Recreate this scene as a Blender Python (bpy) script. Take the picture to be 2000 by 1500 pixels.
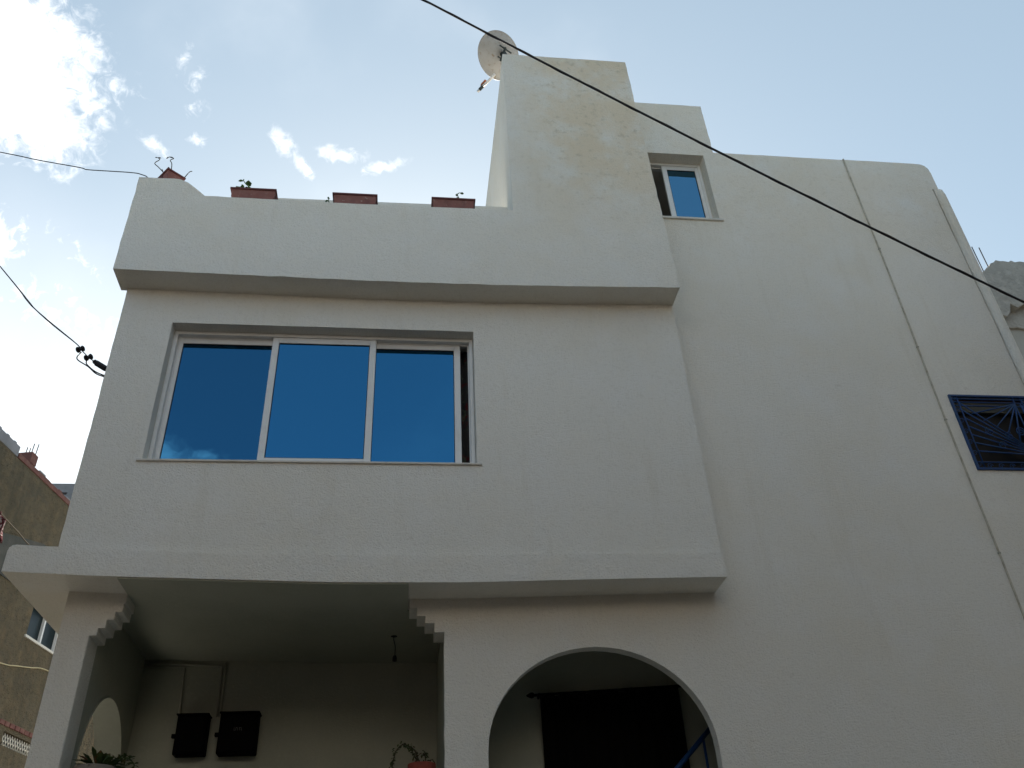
import bpy, bmesh, math, random
from mathutils import Vector, Matrix
from mathutils.geometry import tessellate_polygon
random.seed(7)
for o in list(bpy.data.objects): bpy.data.objects.remove(o)
scene = bpy.context.scene
COL = scene.collection

# ------------------------------------------------------------------ camera
cam = bpy.data.cameras.new('camera'); camo = bpy.data.objects.new('camera', cam); COL.objects.link(camo)
pitch, yaw, roll = 0.61055, 0.14233, -0.05814
F = Vector((math.sin(yaw)*math.cos(pitch), math.cos(yaw)*math.cos(pitch), math.sin(pitch)))
R0 = Vector((math.cos(yaw), -math.sin(yaw), 0)); U0 = R0.cross(F)
R = R0*math.cos(roll) + U0*math.sin(roll); U = -R0*math.sin(roll) + U0*math.cos(roll)
M = Matrix((R, U, -F)).transposed().to_4x4(); M.translation = (0, 0, 1.6)
camo.matrix_world = M
cam.sensor_width = 36; cam.lens = 36*1715.84/2000; cam.clip_start = .05; cam.clip_end = 3000
scene.camera = camo

# ------------------------------------------------------------------ sun, sky, exposure
SUN_AZ, SUN_EL = math.radians(1.5), math.radians(25)      # azimuth from +Y towards +X: behind the house
sd = Vector((math.sin(SUN_AZ)*math.cos(SUN_EL), math.cos(SUN_AZ)*math.cos(SUN_EL), math.sin(SUN_EL)))
sl = bpy.data.lights.new('sun', 'SUN'); sl.energy = 5.0; sl.angle = math.radians(.55); sl.color = (1, .94, .85)
so = bpy.data.objects.new('sun', sl); COL.objects.link(so); so.rotation_euler = sd.to_track_quat('Z', 'Y').to_euler()
so.location = sd*60
world = bpy.data.worlds.new('World'); scene.world = world; world.use_nodes = True
nt = world.node_tree; nt.nodes.clear(); N = nt.nodes; L = nt.links
def nn(t, **k):
    n = N.new(t)
    for a, b in k.items(): setattr(n, a, b)
    return n
sky = nn('ShaderNodeTexSky', sky_type='NISHITA', sun_disc=False, sun_elevation=SUN_EL, sun_rotation=SUN_AZ,
         air_density=1.0, dust_density=1.6, ozone_density=1.0, altitude=50)
tc = nn('ShaderNodeTexCoord')
no1 = nn('ShaderNodeTexNoise'); no1.inputs['Scale'].default_value = 17; no1.inputs['Detail'].default_value = 9
no1.inputs['Roughness'].default_value = .66; no1.inputs['Distortion'].default_value = .6
L.new(tc.outputs['Generated'], no1.inputs['Vector'])
no2 = nn('ShaderNodeTexNoise'); no2.inputs['Scale'].default_value = 3.1; no2.inputs['Detail'].default_value = 6
L.new(tc.outputs['Generated'], no2.inputs['Vector'])
def math_(op, a, b=None, clamp=False):
    n = nn('ShaderNodeMath', operation=op, use_clamp=clamp)
    for i, v in enumerate((a, b)):
        if v is None: continue
        if isinstance(v, (int, float)): n.inputs[i].default_value = v
        else: L.new(v, n.inputs[i])
    return n.outputs[0]
def sky_dir(px, py):
    v = (F + R*((px-1000)/1715.84) - U*((py-750)/1715.84)); v.normalize(); return v
def blob(c, up, a, b, tilt=0, gain=1):
    """soft ellipsoid around the direction c, half sizes a (across) and b (along up) in radians"""
    c = Vector(c).normalized(); r = up.cross(c).normalized(); u = c.cross(r)
    r, u = r*math.cos(tilt)+u*math.sin(tilt), -r*math.sin(tilt)+u*math.cos(tilt)
    m = Matrix((r, u, c)).transposed()
    mp = nn('ShaderNodeMapping', vector_type='TEXTURE')
    mp.inputs['Location'].default_value = c; mp.inputs['Rotation'].default_value = m.to_euler()
    mp.inputs['Scale'].default_value = (a, b, .6)
    L.new(tc.outputs['Generated'], mp.inputs['Vector'])
    ln = nn('ShaderNodeVectorMath', operation='LENGTH'); L.new(mp.outputs[0], ln.inputs[0])
    return math_('MULTIPLY', math_('SUBTRACT', 1, ln.outputs['Value']), gain)
Z = Vector((0, 0, 1))
CLOUDS = [((-.405, .535, .742), .13, .11, 0, 1.5), ((-.372, .582, .722), .08, .06, .3, 1.2), ((-.42, .655, .628), .06, .045, 0, 1.2),
          ((-.139, .638, .757), .022, .011, .8, .66), ((-.120, .655, .746), .030, .008, .8, .62), ((-.078, .650, .757), .030, .012, -.1, .74), ((-.042, .660, .750), .034, .008, -.35, .66),
          ((-.229, .604, .763), .016, .016, 0, .5), ((-.225, .585, .779), .008, .02, .2, .34), ((-.264, .627, .733), .017, .011, .5, .52), ((-.222, .631, .744), .017, .01, .2, .55),
          ((-.29, .583, .759), .03, .012, 0, .35), ((-.233, .565, .791), .008, .016, 0, .3), ((-.36, .72, .59), .12, .04, .3, .35), ((-.33, .70, .63), .05, .02, .6, .45),
          ((-.262, -.832, .488), .05, .026, 0, 1.2), ((-.212, -.842, .494), .03, .010, 0, .8)]
field = None
for c, a, b, t, g in CLOUDS:
    q = blob(c, Z, a, b, t, g)
    field = q if field is None else math_('MAXIMUM', field, q)
no3 = nn('ShaderNodeTexNoise'); no3.inputs['Scale'].default_value = 62; no3.inputs['Detail'].default_value = 7
no3.inputs['Roughness'].default_value = .62; no3.inputs['Distortion'].default_value = .8
L.new(tc.outputs['Generated'], no3.inputs['Vector'])
nz = math_('ADD', math_('MULTIPLY', math_('SUBTRACT', no1.outputs['Fac'], .5), 2.0), math_('MULTIPLY', math_('SUBTRACT', no3.outputs['Fac'], .5), 1.9))
dens = nn('ShaderNodeMapRange', interpolation_type='SMOOTHSTEP'); L.new(math_('ADD', field, nz), dens.inputs['Value'])
dens.inputs['From Min'].default_value = -.05; dens.inputs['From Max'].default_value = 1.15
gate = nn('ShaderNodeMapRange', interpolation_type='SMOOTHSTEP'); L.new(field, gate.inputs['Value'])
gate.inputs['From Min'].default_value = -.3; gate.inputs['From Max'].default_value = .3
cl = math_('MULTIPLY', dens.outputs[0], gate.outputs[0])
veil = nn('ShaderNodeMapRange', interpolation_type='SMOOTHSTEP'); L.new(no2.outputs['Fac'], veil.inputs['Value'])
veil.inputs['From Min'].default_value = .5; veil.inputs['From Max'].default_value = .85; veil.inputs['To Max'].default_value = .22
cov = math_('MAXIMUM', cl, veil.outputs[0])
hz = nn('ShaderNodeMapRange', interpolation_type='SMOOTHSTEP')
L.new(math_('ADD', blob((-.50, .76, .42), Z, .5, .34), math_('MULTIPLY', math_('SUBTRACT', no2.outputs['Fac'], .5), .8)), hz.inputs['Value'])
hz.inputs['From Min'].default_value = -.1; hz.inputs['From Max'].default_value = .9; hz.inputs['To Max'].default_value = .36
thin = nn('ShaderNodeMix', data_type='RGBA'); thin.inputs['Factor'].default_value = .42           # thin high haze everywhere
skt = nn('ShaderNodeMix', data_type='RGBA', blend_type='MULTIPLY'); skt.inputs['Factor'].default_value = 1
L.new(sky.outputs[0], skt.inputs['A']); skt.inputs['B'].default_value = (.94, 1.0, .965, 1)
L.new(skt.outputs['Result'], thin.inputs['A']); thin.inputs['B'].default_value = (3.9, 4.95, 5.6, 1)
cov = math_('MAXIMUM', cov, hz.outputs[0])
mixc = nn('ShaderNodeMix', data_type='RGBA'); L.new(cov, mixc.inputs['Factor']); L.new(thin.outputs['Result'], mixc.inputs['A'])
mixc.inputs['B'].default_value = (10.5, 10.4, 10.2, 1)
bg = nn('ShaderNodeBackground'); bg.inputs['Strength'].default_value = .084
L.new(mixc.outputs['Result'], bg.inputs['Color'])
wo = nn('ShaderNodeOutputWorld'); L.new(bg.outputs[0], wo.inputs['Surface'])
vs = scene.view_settings; vs.view_transform = 'Standard'; vs.look = 'None'; vs.gamma = 1; vs.use_curve_mapping = False
vs.exposure = 1.08
scene.render.engine = 'CYCLES'

# ------------------------------------------------------------------ materials
def mat(name, col, rough=.8, metal=0, noise=None, bump=None, spec=.3, streak=None):
    """noise=(scale, colour2, lo, hi); bump=(scale, distance); streak=(colour, scale_xy, scale_z, lo, hi, amount)"""
    m = bpy.data.materials.new(name); m.use_nodes = True; t = m.node_tree; b = t.nodes['Principled BSDF']
    b.inputs['Base Color'].default_value = (*col, 1); b.inputs['Roughness'].default_value = rough
    b.inputs['Metallic'].default_value = metal; b.inputs['Specular IOR Level'].default_value = spec
    g = t.nodes.new('ShaderNodeNewGeometry'); last = None
    def tex(scale, detail=5, rgh=.55, sc=None):
        n = t.nodes.new('ShaderNodeTexNoise'); n.inputs['Scale'].default_value = scale; n.inputs['Detail'].default_value = detail
        n.inputs['Roughness'].default_value = rgh
        if sc:
            mp = t.nodes.new('ShaderNodeMapping'); mp.inputs['Scale'].default_value = sc
            t.links.new(g.outputs['Position'], mp.inputs['Vector']); t.links.new(mp.outputs[0], n.inputs['Vector'])
        else: t.links.new(g.outputs['Position'], n.inputs['Vector'])
        return n
    def mixin(fac_node, lo, hi, amount, colour):
        nonlocal last
        mr = t.nodes.new('ShaderNodeMapRange'); mr.inputs['From Min'].default_value = lo; mr.inputs['From Max'].default_value = hi
        mr.inputs['To Max'].default_value = amount; t.links.new(fac_node.outputs['Fac'], mr.inputs['Value'])
        mx = t.nodes.new('ShaderNodeMix'); mx.data_type = 'RGBA'; t.links.new(mr.outputs[0], mx.inputs['Factor'])
        if last is None: mx.inputs['A'].default_value = (*col, 1)
        else: t.links.new(last, mx.inputs['A'])
        mx.inputs['B'].default_value = (*colour, 1); last = mx.outputs['Result']
    for ns in (noise or []): mixin(tex(ns[0]), ns[2], ns[3], ns[4] if len(ns) > 4 else 1, ns[1])
    if streak: mixin(tex(1, 6, .6, (streak[1], streak[1], streak[2])), streak[3], streak[4], streak[5], streak[0])
    if last is not None: t.links.new(last, b.inputs['Base Color'])
    if bump:
        prev = None
        for sc, dist, st in bump:
            bn = t.nodes.new('ShaderNodeBump'); bn.inputs['Distance'].default_value = dist; bn.inputs['Strength'].default_value = st
            t.links.new(tex(sc, 4, .6).outputs['Fac'], bn.inputs['Height'])
            if prev: t.links.new(prev.outputs[0], bn.inputs['Normal'])
            prev = bn
        t.links.new(prev.outputs[0], b.inputs['Normal'])
    return m
STUCCO = mat('stucco', (.83, .805, .74), .93, spec=.1,
             noise=[(.55, (.805, .76, .665), .42, .72), (2.3, (.84, .825, .785), .45, .75, .7), (38, (.70, .67, .60), .52, .72, .45)],
             streak=((.62, .56, .44), 5.5, .5, .58, .85, .3), bump=[(70, .016, .75), (24, .016, .4), (2.2, .03, .14)])
def weather(m, x0, z0):
    t = m.node_tree; b = t.nodes['Principled BSDF']; src = b.inputs['Base Color'].links[0].from_socket
    g = t.nodes.new('ShaderNodeNewGeometry'); sp = t.nodes.new('ShaderNodeSeparateXYZ'); t.links.new(g.outputs['Position'], sp.inputs[0])
    def rng(sock, a, c):
        r = t.nodes.new('ShaderNodeMapRange'); r.interpolation_type = 'SMOOTHSTEP'; r.inputs['From Min'].default_value = a; r.inputs['From Max'].default_value = c
        t.links.new(sock, r.inputs['Value']); return r.outputs[0]
    def mul(a, c):
        n = t.nodes.new('ShaderNodeMath'); n.operation = 'MULTIPLY'; t.links.new(a, n.inputs[0])
        if isinstance(c, float): n.inputs[1].default_value = c
        else: t.links.new(c, n.inputs[1])
        return n.outputs[0]
    def noise(sc, det=6):
        n = t.nodes.new('ShaderNodeTexNoise'); n.inputs['Scale'].default_value = sc; n.inputs['Detail'].default_value = det; n.inputs['Roughness'].default_value = .65
        t.links.new(g.outputs['Position'], n.inputs['Vector']); return n.outputs['Fac']
    def blend(fac, colour):
        nonlocal src
        mx = t.nodes.new('ShaderNodeMix'); mx.data_type = 'RGBA'; t.links.new(fac, mx.inputs['Factor']); t.links.new(src, mx.inputs['A'])
        mx.inputs['B'].default_value = (*colour, 1); src = mx.outputs['Result']
    r2 = t.nodes.new('ShaderNodeMapRange'); r2.inputs['From Min'].default_value = 2.55; r2.inputs['From Max'].default_value = 3.1
    r2.inputs['To Min'].default_value = 1; r2.inputs['To Max'].default_value = .35; t.links.new(sp.outputs['X'], r2.inputs['Value'])
    area = mul(mul(rng(sp.outputs['X'], x0-.5, x0+.5), rng(sp.outputs['Z'], z0-.8, z0+1.0)), r2.outputs[0])
    blend(mul(mul(area, rng(noise(1.7), .30, .60)), .8), (.76, .635, .46))       # old yellowed lime wash on the tower
    blend(mul(mul(area, rng(noise(13), .52, .70)), .5), (.50, .44, .33))
    blend(mul(rng(noise(5.5), .66, .74), .22), (.50, .45, .36))                  # scattered dirt specks
    blend(mul(rng(noise(120, 2), .60, .72), .35), (.42, .40, .35))               # open pores of the roughcast
    t.links.new(src, b.inputs['Base Color'])
weather(STUCCO, 1.3, 8.6)
SMOOTH = mat('smooth_plaster', (.66, .65, .62), .85, noise=[(3, (.60, .58, .53), .45, .7)], bump=[(40, .004, .3)])
PORCH = mat('olive_grey_porch_shade', (.42, .43, .36), .9, noise=[(2, (.37, .38, .315), .4, .7), (30, (.45, .46, .385), .5, .7, .6)], bump=[(60, .008, .4)])  # darker than the stucco: the porch's deep shade is put into the colour
ALU = mat('white_aluminium', (.78, .78, .77), .35, spec=.5, noise=[(6, (.70, .69, .66), .5, .8)])
MARBLE = mat('sill_stone', (.66, .63, .57), .5, noise=[(5, (.55, .52, .46), .45, .7)])
DARKGAP = mat('rubber_seal', (.02, .02, .022), .6)
def glass(name, tint, trans):
    m = bpy.data.materials.new(name); m.use_nodes = True; t = m.node_tree; t.nodes.clear()
    out = t.nodes.new('ShaderNodeOutputMaterial'); gl = t.nodes.new('ShaderNodeBsdfGlossy'); gl.inputs['Roughness'].default_value = .012
    gl.inputs['Color'].default_value = (*tint, 1)
    tr = t.nodes.new('ShaderNodeBsdfTransparent'); tr.inputs['Color'].default_value = (.12, .22, .34, 1)
    n = t.nodes.new('ShaderNodeTexNoise'); n.inputs['Scale'].default_value = 2.2; n.inputs['Detail'].default_value = 2
    g = t.nodes.new('ShaderNodeNewGeometry'); t.links.new(g.outputs['Position'], n.inputs['Vector'])
    bp = t.nodes.new('ShaderNodeBump'); bp.inputs['Distance'].default_value = .002; bp.inputs['Strength'].default_value = .5
    t.links.new(n.outputs['Fac'], bp.inputs['Height']); t.links.new(bp.outputs[0], gl.inputs['Normal'])
    mx = t.nodes.new('ShaderNodeMixShader'); mx.inputs['Fac'].default_value = trans
    t.links.new(gl.outputs[0], mx.inputs[1]); t.links.new(tr.outputs[0], mx.inputs[2]); t.links.new(mx.outputs[0], out.inputs['Surface'])
    return m
GLASS = glass('blue_mirror_glass', (.034, .165, .325), .12)
GLASS_P = glass('pale_blue_mirror_glass', (.10, .27, .44), .12)
GLASS_D = glass('deep_blue_mirror_glass', (.026, .12, .24), .12)
INTERIOR = mat('dark_room_tone', (.16, .15, .14), .9)  # room shade put into the colour so the openings stay dark
CURTAIN = mat('patterned_curtain', (.05, .05, .05), .9, noise=[(9, (.12, .02, .025), .5, .62), (14, (.10, .12, .08), .58, .66)])
BLACKCLOTH = mat('black_curtain_cloth', (.005, .005, .005), .95, spec=.05)
TERRA = mat('terracotta_plastic', (.25, .105, .09), .75, noise=[(14, (.29, .14, .12), .45, .7), (9, (.20, .09, .08), .5, .7), (26, (.42, .31, .27), .63, .70, .8)])
TERRA_D = mat('terracotta_rim', (.13, .04, .04), .65, noise=[(20, (.18, .07, .06), .5, .7)])
SOIL = mat('potting_soil', (.05, .035, .025), 1, noise=[(60, (.09, .065, .045), .4, .7)])
LEAF = mat('leaf_green', (.05, .12, .035), .5, noise=[(25, (.09, .17, .05), .4, .7)])
STEM = mat('dry_stem', (.07, .06, .04), .9)
CABLE = mat('black_cable', (.018, .017, .02), .55)
WIRE = mat('grey_wire', (.05, .05, .055), .6)
IRONBLUE = mat('blue_painted_iron', (.007, .044, .165), .5, spec=.4, noise=[(30, (.009, .055, .13), .45, .7)])
METER = mat('black_meter_plastic', (.003, .003, .0035), .75, spec=.06)
METERMARK = mat('meter_print', (.10, .10, .10), .6)
PVC = mat('pvc_conduit', (.36, .36, .30), .6)
DISHM = mat('dish_enamel', (.50, .49, .475), .55, noise=[(5, (.42, .40, .37), .42, .72), (18, (.30, .21, .13), .58, .70, .7)])
STEEL = mat('galvanised_steel', (.55, .55, .56), .35, 1, noise=[(20, (.4, .38, .36), .4, .7)])
RUST = mat('rusty_clamp', (.32, .11, .05), .8)
DARKMETAL = mat('dark_bracket', (.06, .075, .075), .6, .5)
ARMW = mat('white_arm_paint', (.8, .8, .8), .4)
CEMENT = mat('raw_cement', (.48, .46, .415), .95, spec=.1, noise=[(1.4, (.36, .345, .31), .4, .7), (7, (.56, .535, .48), .5, .72), (30, (.26, .245, .22), .58, .74, .6)],
             bump=[(26, .03, .7), (6, .05, .5)])
NBWALL = mat('rough_cement_render', (.19, .162, .115), .97, spec=.05,
             noise=[(.7, (.17, .14, .09), .4, .7), (2.4, (.13, .12, .095), .5, .8, .7), (5, (.25, .19, .12), .46, .70, .8), (9, (.10, .09, .07), .54, .72, .6), (40, (.28, .22, .15), .52, .72, .4)],
             streak=((.11, .10, .075), 3.2, .35, .44, .78, .75), bump=[(5, .12, .9), (17, .08, .9), (45, .04, .8)])
NBDARK = mat('grey_shadow_band', (.085, .085, .075), .97, noise=[(3, (.12, .115, .10), .4, .7)], bump=[(14, .04, .6)])
BRICKRED = mat('red_brick_coping', (.17, .075, .065), .9, noise=[(7, (.21, .11, .09), .45, .7)], bump=[(20, .02, .5)])
GREYBLK = mat('grey_block', (.28, .28, .30), .95, noise=[(2, (.22, .22, .23), .4, .7)], bump=[(8, .04, .5)])
PALEWALL = mat('pale_plaster', (.48, .47, .43), .95, noise=[(2, (.40, .39, .34), .4, .7)], bump=[(20, .02, .4)])
LATTICE = mat('white_lattice', (.72, .70, .64), .7)
ASPH = mat('street_ground', (.10, .08, .055), .95, noise=[(.4, (.08, .065, .047), .4, .7), (6, (.12, .10, .075), .5, .75), (40, (.09, .075, .06), .5, .7, .6)], bump=[(30, .02, .6)])
PORCHFLOOR = mat('porch_tiles', (.26, .22, .17), .6)
POTRED = mat('red_clay_pot', (.24, .05, .03), .75, noise=[(18, (.18, .04, .026), .4, .7)])
POTPALE = mat('pale_pot', (.22, .19, .16), .8)
LEAFD = mat('dark_leaf', (.035, .06, .02), .5, noise=[(12, (.16, .045, .02), .55, .66), (25, (.06, .10, .03), .4, .7)])
BULBW = mat('bulb_glass', (.5, .5, .48), .2)

# ------------------------------------------------------------------ mesh helpers
def link(name, me, m, parent=None):
    o = bpy.data.objects.new(name, me); COL.objects.link(o)
    if m and not me.materials: me.materials.append(m)
    if parent: o.parent = parent; o.matrix_parent_inverse = PINV.get(parent.name, Matrix())
    return o
PINV = {}
def thing(name, label, cat, loc, group=None):
    o = bpy.data.objects.new(name, None); COL.objects.link(o); o.location = loc; o.empty_display_size = .2
    o['label'] = label; o['category'] = cat
    if group: o['group'] = group
    PINV[o.name] = Matrix.Translation(Vector(loc)).inverted()
    return o
def tag(o, label, cat, group=None):
    o['label'] = label; o['category'] = cat
    if group: o['group'] = group
    return o
def from_bm(name, bm, m, parent=None, smooth=False, bevel=0, seg=2):
    bmesh.ops.recalc_face_normals(bm, faces=bm.faces)
    me = bpy.data.meshes.new(name); bm.to_mesh(me); bm.free()
    if smooth:
        for p in me.polygons: p.use_smooth = True
    o = link(name, me, m, parent)
    if bevel:
        md = o.modifiers.new('bevel', 'BEVEL'); md.width = bevel; md.segments = seg; md.limit_method = 'ANGLE'; md.angle_limit = math.radians(40)
    return o
def bx(bm, x0, x1, y0, y1, z0, z1):
    v = [bm.verts.new((x, y, z)) for z in (z0, z1) for y in (y0, y1) for x in (x0, x1)]
    for f in ((0, 2, 3, 1), (4, 5, 7, 6), (0, 1, 5, 4), (2, 6, 7, 3), (0, 4, 6, 2), (1, 3, 7, 5)): bm.faces.new([v[i] for i in f])
    return v
def box(name, x0, x1, y0, y1, z0, z1, m, parent=None, bevel=.006):
    bm = bmesh.new(); bx(bm, x0, x1, y0, y1, z0, z1); return from_bm(name, bm, m, parent, bevel=bevel)
def frame_bars(bm, x0, x1, z0, z1, y0, y1, w, wb=None):
    """rectangular frame in the XZ plane, butted corners"""
    wb = wb or w
    bx(bm, x0, x0+w, y0, y1, z0, z1); bx(bm, x1-w, x1, y0, y1, z0, z1)
    bx(bm, x0+w, x1-w, y0, y1, z1-w, z1); bx(bm, x0+w, x1-w, y0, y1, z0, z0+wb)
def tube(bm, pts, r, n=8, close=False):
    pts = [Vector(p) for p in pts]; rings = []
    for i, p in enumerate(pts):
        d = (pts[min(i+1, len(pts)-1)] - pts[max(i-1, 0)]).normalized()
        a = Vector((0, 0, 1)) if abs(d.z) < .9 else Vector((1, 0, 0))
        u = d.cross(a).normalized(); v = d.cross(u)
        rr = r[i] if isinstance(r, (list, tuple)) else r
        rings.append([bm.verts.new(p + u*math.cos(2*math.pi*k/n)*rr + v*math.sin(2*math.pi*k/n)*rr) for k in range(n)])
    for a, b in zip(rings, rings[1:]):
        for k in range(n): bm.faces.new((a[k], a[(k+1) % n], b[(k+1) % n], b[k]))
    bm.faces.new(rings[0][::-1]); bm.faces.new(rings[-1])
def tube_obj(name, pts, r, m, parent=None, n=8):
    bm = bmesh.new(); tube(bm, pts, r, n); return from_bm(name, bm, m, parent, smooth=True)
def lathe(bm, prof, c, axis=Vector((0, 0, 1)), n=20):
    axis = Vector(axis).normalized(); a = Vector((1, 0, 0)) if abs(axis.x) < .9 else Vector((0, 1, 0))
    u = axis.cross(a).normalized(); v = axis.cross(u); c = Vector(c); rings = []
    for r, h in prof:
        rings.append([bm.verts.new(c + axis*h + (u*math.cos(2*math.pi*k/n) + v*math.sin(2*math.pi*k/n))*max(r, 1e-4)) for k in range(n)])
    for p, q in zip(rings, rings[1:]):
        for k in range(n): bm.faces.new((p[k], p[(k+1) % n], q[(k+1) % n], q[k]))
    return rings
def smooth_path(pts, k=6):
    P = [Vector(p) for p in pts]; out = []
    for i in range(len(P)-1):
        p0, p1, p2, p3 = P[max(i-1, 0)], P[i], P[i+1], P[min(i+2, len(P)-1)]
        for j in range(k):
            t = j/k
            out.append(.5*((2*p1) + (p2-p0)*t + (2*p0-5*p1+4*p2-p3)*t*t + (3*p1-p0-3*p2+p3)*t**3))
    out.append(P[-1]); return out
def subdiv_loop(loop, step, jit):
    out = []
    for i, a in enumerate(loop):
        b = loop[(i+1) % len(loop)]; d = math.hypot(b[0]-a[0], b[1]-a[1]); n = max(1, int(d/step))
        for k in range(n):
            t = k/n; x = a[0]+(b[0]-a[0])*t; z = a[1]+(b[1]-a[1])*t
            if k: x += random.gauss(0, jit); z += random.gauss(0, jit)
            out.append((x, z))
    return out
def slab_poly(name, outer, holes, c0, c1, m, parent, axis='y', step=.11, jit=.002, bevel=.009, mats=None):
    """polygon with holes extruded from c0 to c1 along axis; (a, z) loops"""
    loops = [subdiv_loop(outer, step, jit)] + [subdiv_loop(h, step, jit*.4) for h in holes]
    bm = bmesh.new(); P = (lambda a, z, c: (a, c, z)) if axis == 'y' else (lambda a, z, c: (c, a, z))
    v0, v1 = [], []
    for lp in loops:
        v0.append([bm.verts.new(P(a, z, c0)) for a, z in lp]); v1.append([bm.verts.new(P(a, z, c1)) for a, z in lp])
    tri = tessellate_polygon([[Vector((a, z, 0)) for a, z in lp] for lp in loops])
    f0 = [v for l in v0 for v in l]; f1 = [v for l in v1 for v in l]
    for t in tri:
        for fl in (f0, f1):
            try: bm.faces.new([fl[i] for i in t])
            except ValueError: pass
    for a, b in zip(v0, v1):
        for i in range(len(a)):
            j = (i+1) % len(a); bm.faces.new((a[i], a[j], b[j], b[i]))
    return from_bm(name, bm, m, parent, bevel=bevel)
def arch(x0, x1, zbase, zspring, ztop, n=28):
    """closed loop with a half-ellipse head"""
    cx, rx, rz = (x0+x1)/2, (x1-x0)/2, ztop-zspring
    return [(x0, zbase), (x1, zbase)] + [(cx+rx*math.cos(math.pi*k/n), zspring+rz*math.sin(math.pi*k/n)) for k in range(n+1)]
def lerp(x, tab):
    for (a, fa), (b, fb) in zip(tab, tab[1:]):
        if x <= b: return fa+(fb-fa)*max(0, min(1, (x-a)/(b-a)))
    return tab[-1][1]

# ------------------------------------------------------------------ ground
bm = bmesh.new(); S = 600
v = [bm.verts.new(p) for p in ((-S, -S, 0), (S, -S, 0), (S, S, 0), (-S, S, 0))]; bm.faces.new(v)
g = from_bm('ground', bm, ASPH); g['kind'] = 'structure'

# ------------------------------------------------------------------ the white house
yM, yB, yC, yS = 7.129, 6.8, 6.521, 6.775          # main wall, bay, parapet and slab front planes
xL, xR = -2.739, 2.712
ZF = 1.6                                            # raised ground floor
house = thing('white_house', 'white stucco house with blue mirrored windows, roof terrace and stepped stair tower', 'house', (1.8, 10, 0))
box('podium', -3.6, 7.2, 6.3, 14.3, 0, ZF, STUCCO, house)
# main front wall with arch and two window openings
zt2, zm = 11.262, 10.335
arc = arch(.672, 2.512, ZF+.002, 3.16, 3.975)
corner = [(6.70, 9.9), (6.70, 10.17), (6.688, 10.25), (6.655, 10.305), (6.60, 10.333), (6.5, zm+.004)]
outer = [(.336, ZF), (6.612, ZF), (6.612, 9.86), (6.632, 9.86), (6.632, ZF), (6.70, ZF)] + corner + [(3.786, zm), (3.786, zt2), (2.63, zt2), (2.63, 4.55), (.336, 4.55)]
WIN2 = (2.76, 3.645, 9.122, 10.27); GR = (5.676, 6.56, 5.722, 6.622)
slab_poly('front_wall', outer, [arc, [(WIN2[0], WIN2[2]), (WIN2[1], WIN2[2]), (WIN2[1], WIN2[3]), (WIN2[0], WIN2[3])],
          [(GR[0], GR[2]), (GR[1], GR[2]), (GR[1], GR[3]), (GR[0], GR[3])]], yM, yM+.11, STUCCO, house)
for h in (WIN2,):
    bm = bmesh.new(); frame_bars(bm, h[0]-.06, h[1]+.06, h[2]-.06, h[3]+.06, yM+.111, yM+.27, .0605); from_bm('reveal', bm, STUCCO, house)
# bay wall with the wide window opening
WB = (-2.252, .618, 5.526, 7.03)
slab_poly('bay_wall', [(xL, 4.6), (xR, 4.6), (xR, 7.5), (xL, 7.5)], [[(WB[0], WB[2]), (WB[1], WB[2]), (WB[1], WB[3]), (WB[0], WB[3])]], yB, yM+.004, STUCCO, house)
# parapet and tower front, one plane over the cornice
cb = [(-2.808, 7.435), (-1.6, 7.418), (-.4, 7.402), (.9, 7.41), (1.9, 7.44), (2.722, 7.468)]
outer = cb + [(2.617, 11.236), (1.055, 11.236), (1.055, 8.472), (-.5, 8.462), (-2.12, 8.474), (-2.31, 8.655), (-2.40, 8.702), (-2.47, 8.708), (-2.808, 8.706)]
slab_poly('parapet', outer, [], yC, yC+.31, STUCCO, house)
bm = bmesh.new(); bx(bm, 1.06, 2.72, yC+.29, 9.2, 7.5, 11.228)
for vv in bm.verts:
    if vv.co.z > 10 and vv.co.x > 2: vv.co.x = 2.612
from_bm('stair_tower', bm, STUCCO, house, bevel=.012)
box('rear_tower', 2.64, 3.783, yM+.25, 10.2, 10.36, 11.255, STUCCO, house)
bm = bmesh.new(); vs_ = bx(bm, -1.62, 1.05, 6.92, 7.02, 7.5, 8.905)
for vv in bm.verts:
    if vv.co.z > 8: vv.co.z = 8.918+.026*(vv.co.x+1.5)/2.5
from_bm('terrace_kerb', bm, STUCCO, house, bevel=.006)
box('terrace_floor', -2.72, 2.70, 6.85, 13.9, 7.47, 7.6, SMOOTH, house)
box('terrace_floor_rear', 2.71, 6.45, yM+.112, 13.9, 7.47, 7.6, INTERIOR, house)
box('upper_roof', 2.64, 6.45, yM+.25, 13.9, 10.28, 10.32, SMOOTH, house)
box('room_shade_backing', 2.73, 6.44, 8.2, 8.26, 7.62, 10.27, INTERIOR, house)  # dark sheet added so the open window shows black
box('upper_side_wall', 2.9, 3.1, 9.2, 13.9, 7.61, 10.3, STUCCO, house)
box('left_wall', xL+.002, -2.5, yM+.004, 13.9, 4.5, 8.45, STUCCO, house)
box('lower_left_wall', xL+.002, -2.5, 8.9, 13.9, ZF, 4.5, STUCCO, house)
box('right_wall', 6.45, 6.698, yM+.112, 13.9, ZF, 10.3, STUCCO, house)
box('rear_wall', xL+.002, 6.698, 13.905, 14.1, ZF, 10.3, STUCCO, house)
box('upper_floor', -2.5, 6.448, 8.905, 13.9, 4.46, 4.64, INTERIOR, house)
box('right_floor', 2.72, 6.448, yM+.112, 8.9, 4.46, 4.64, INTERIOR, house)
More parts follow.
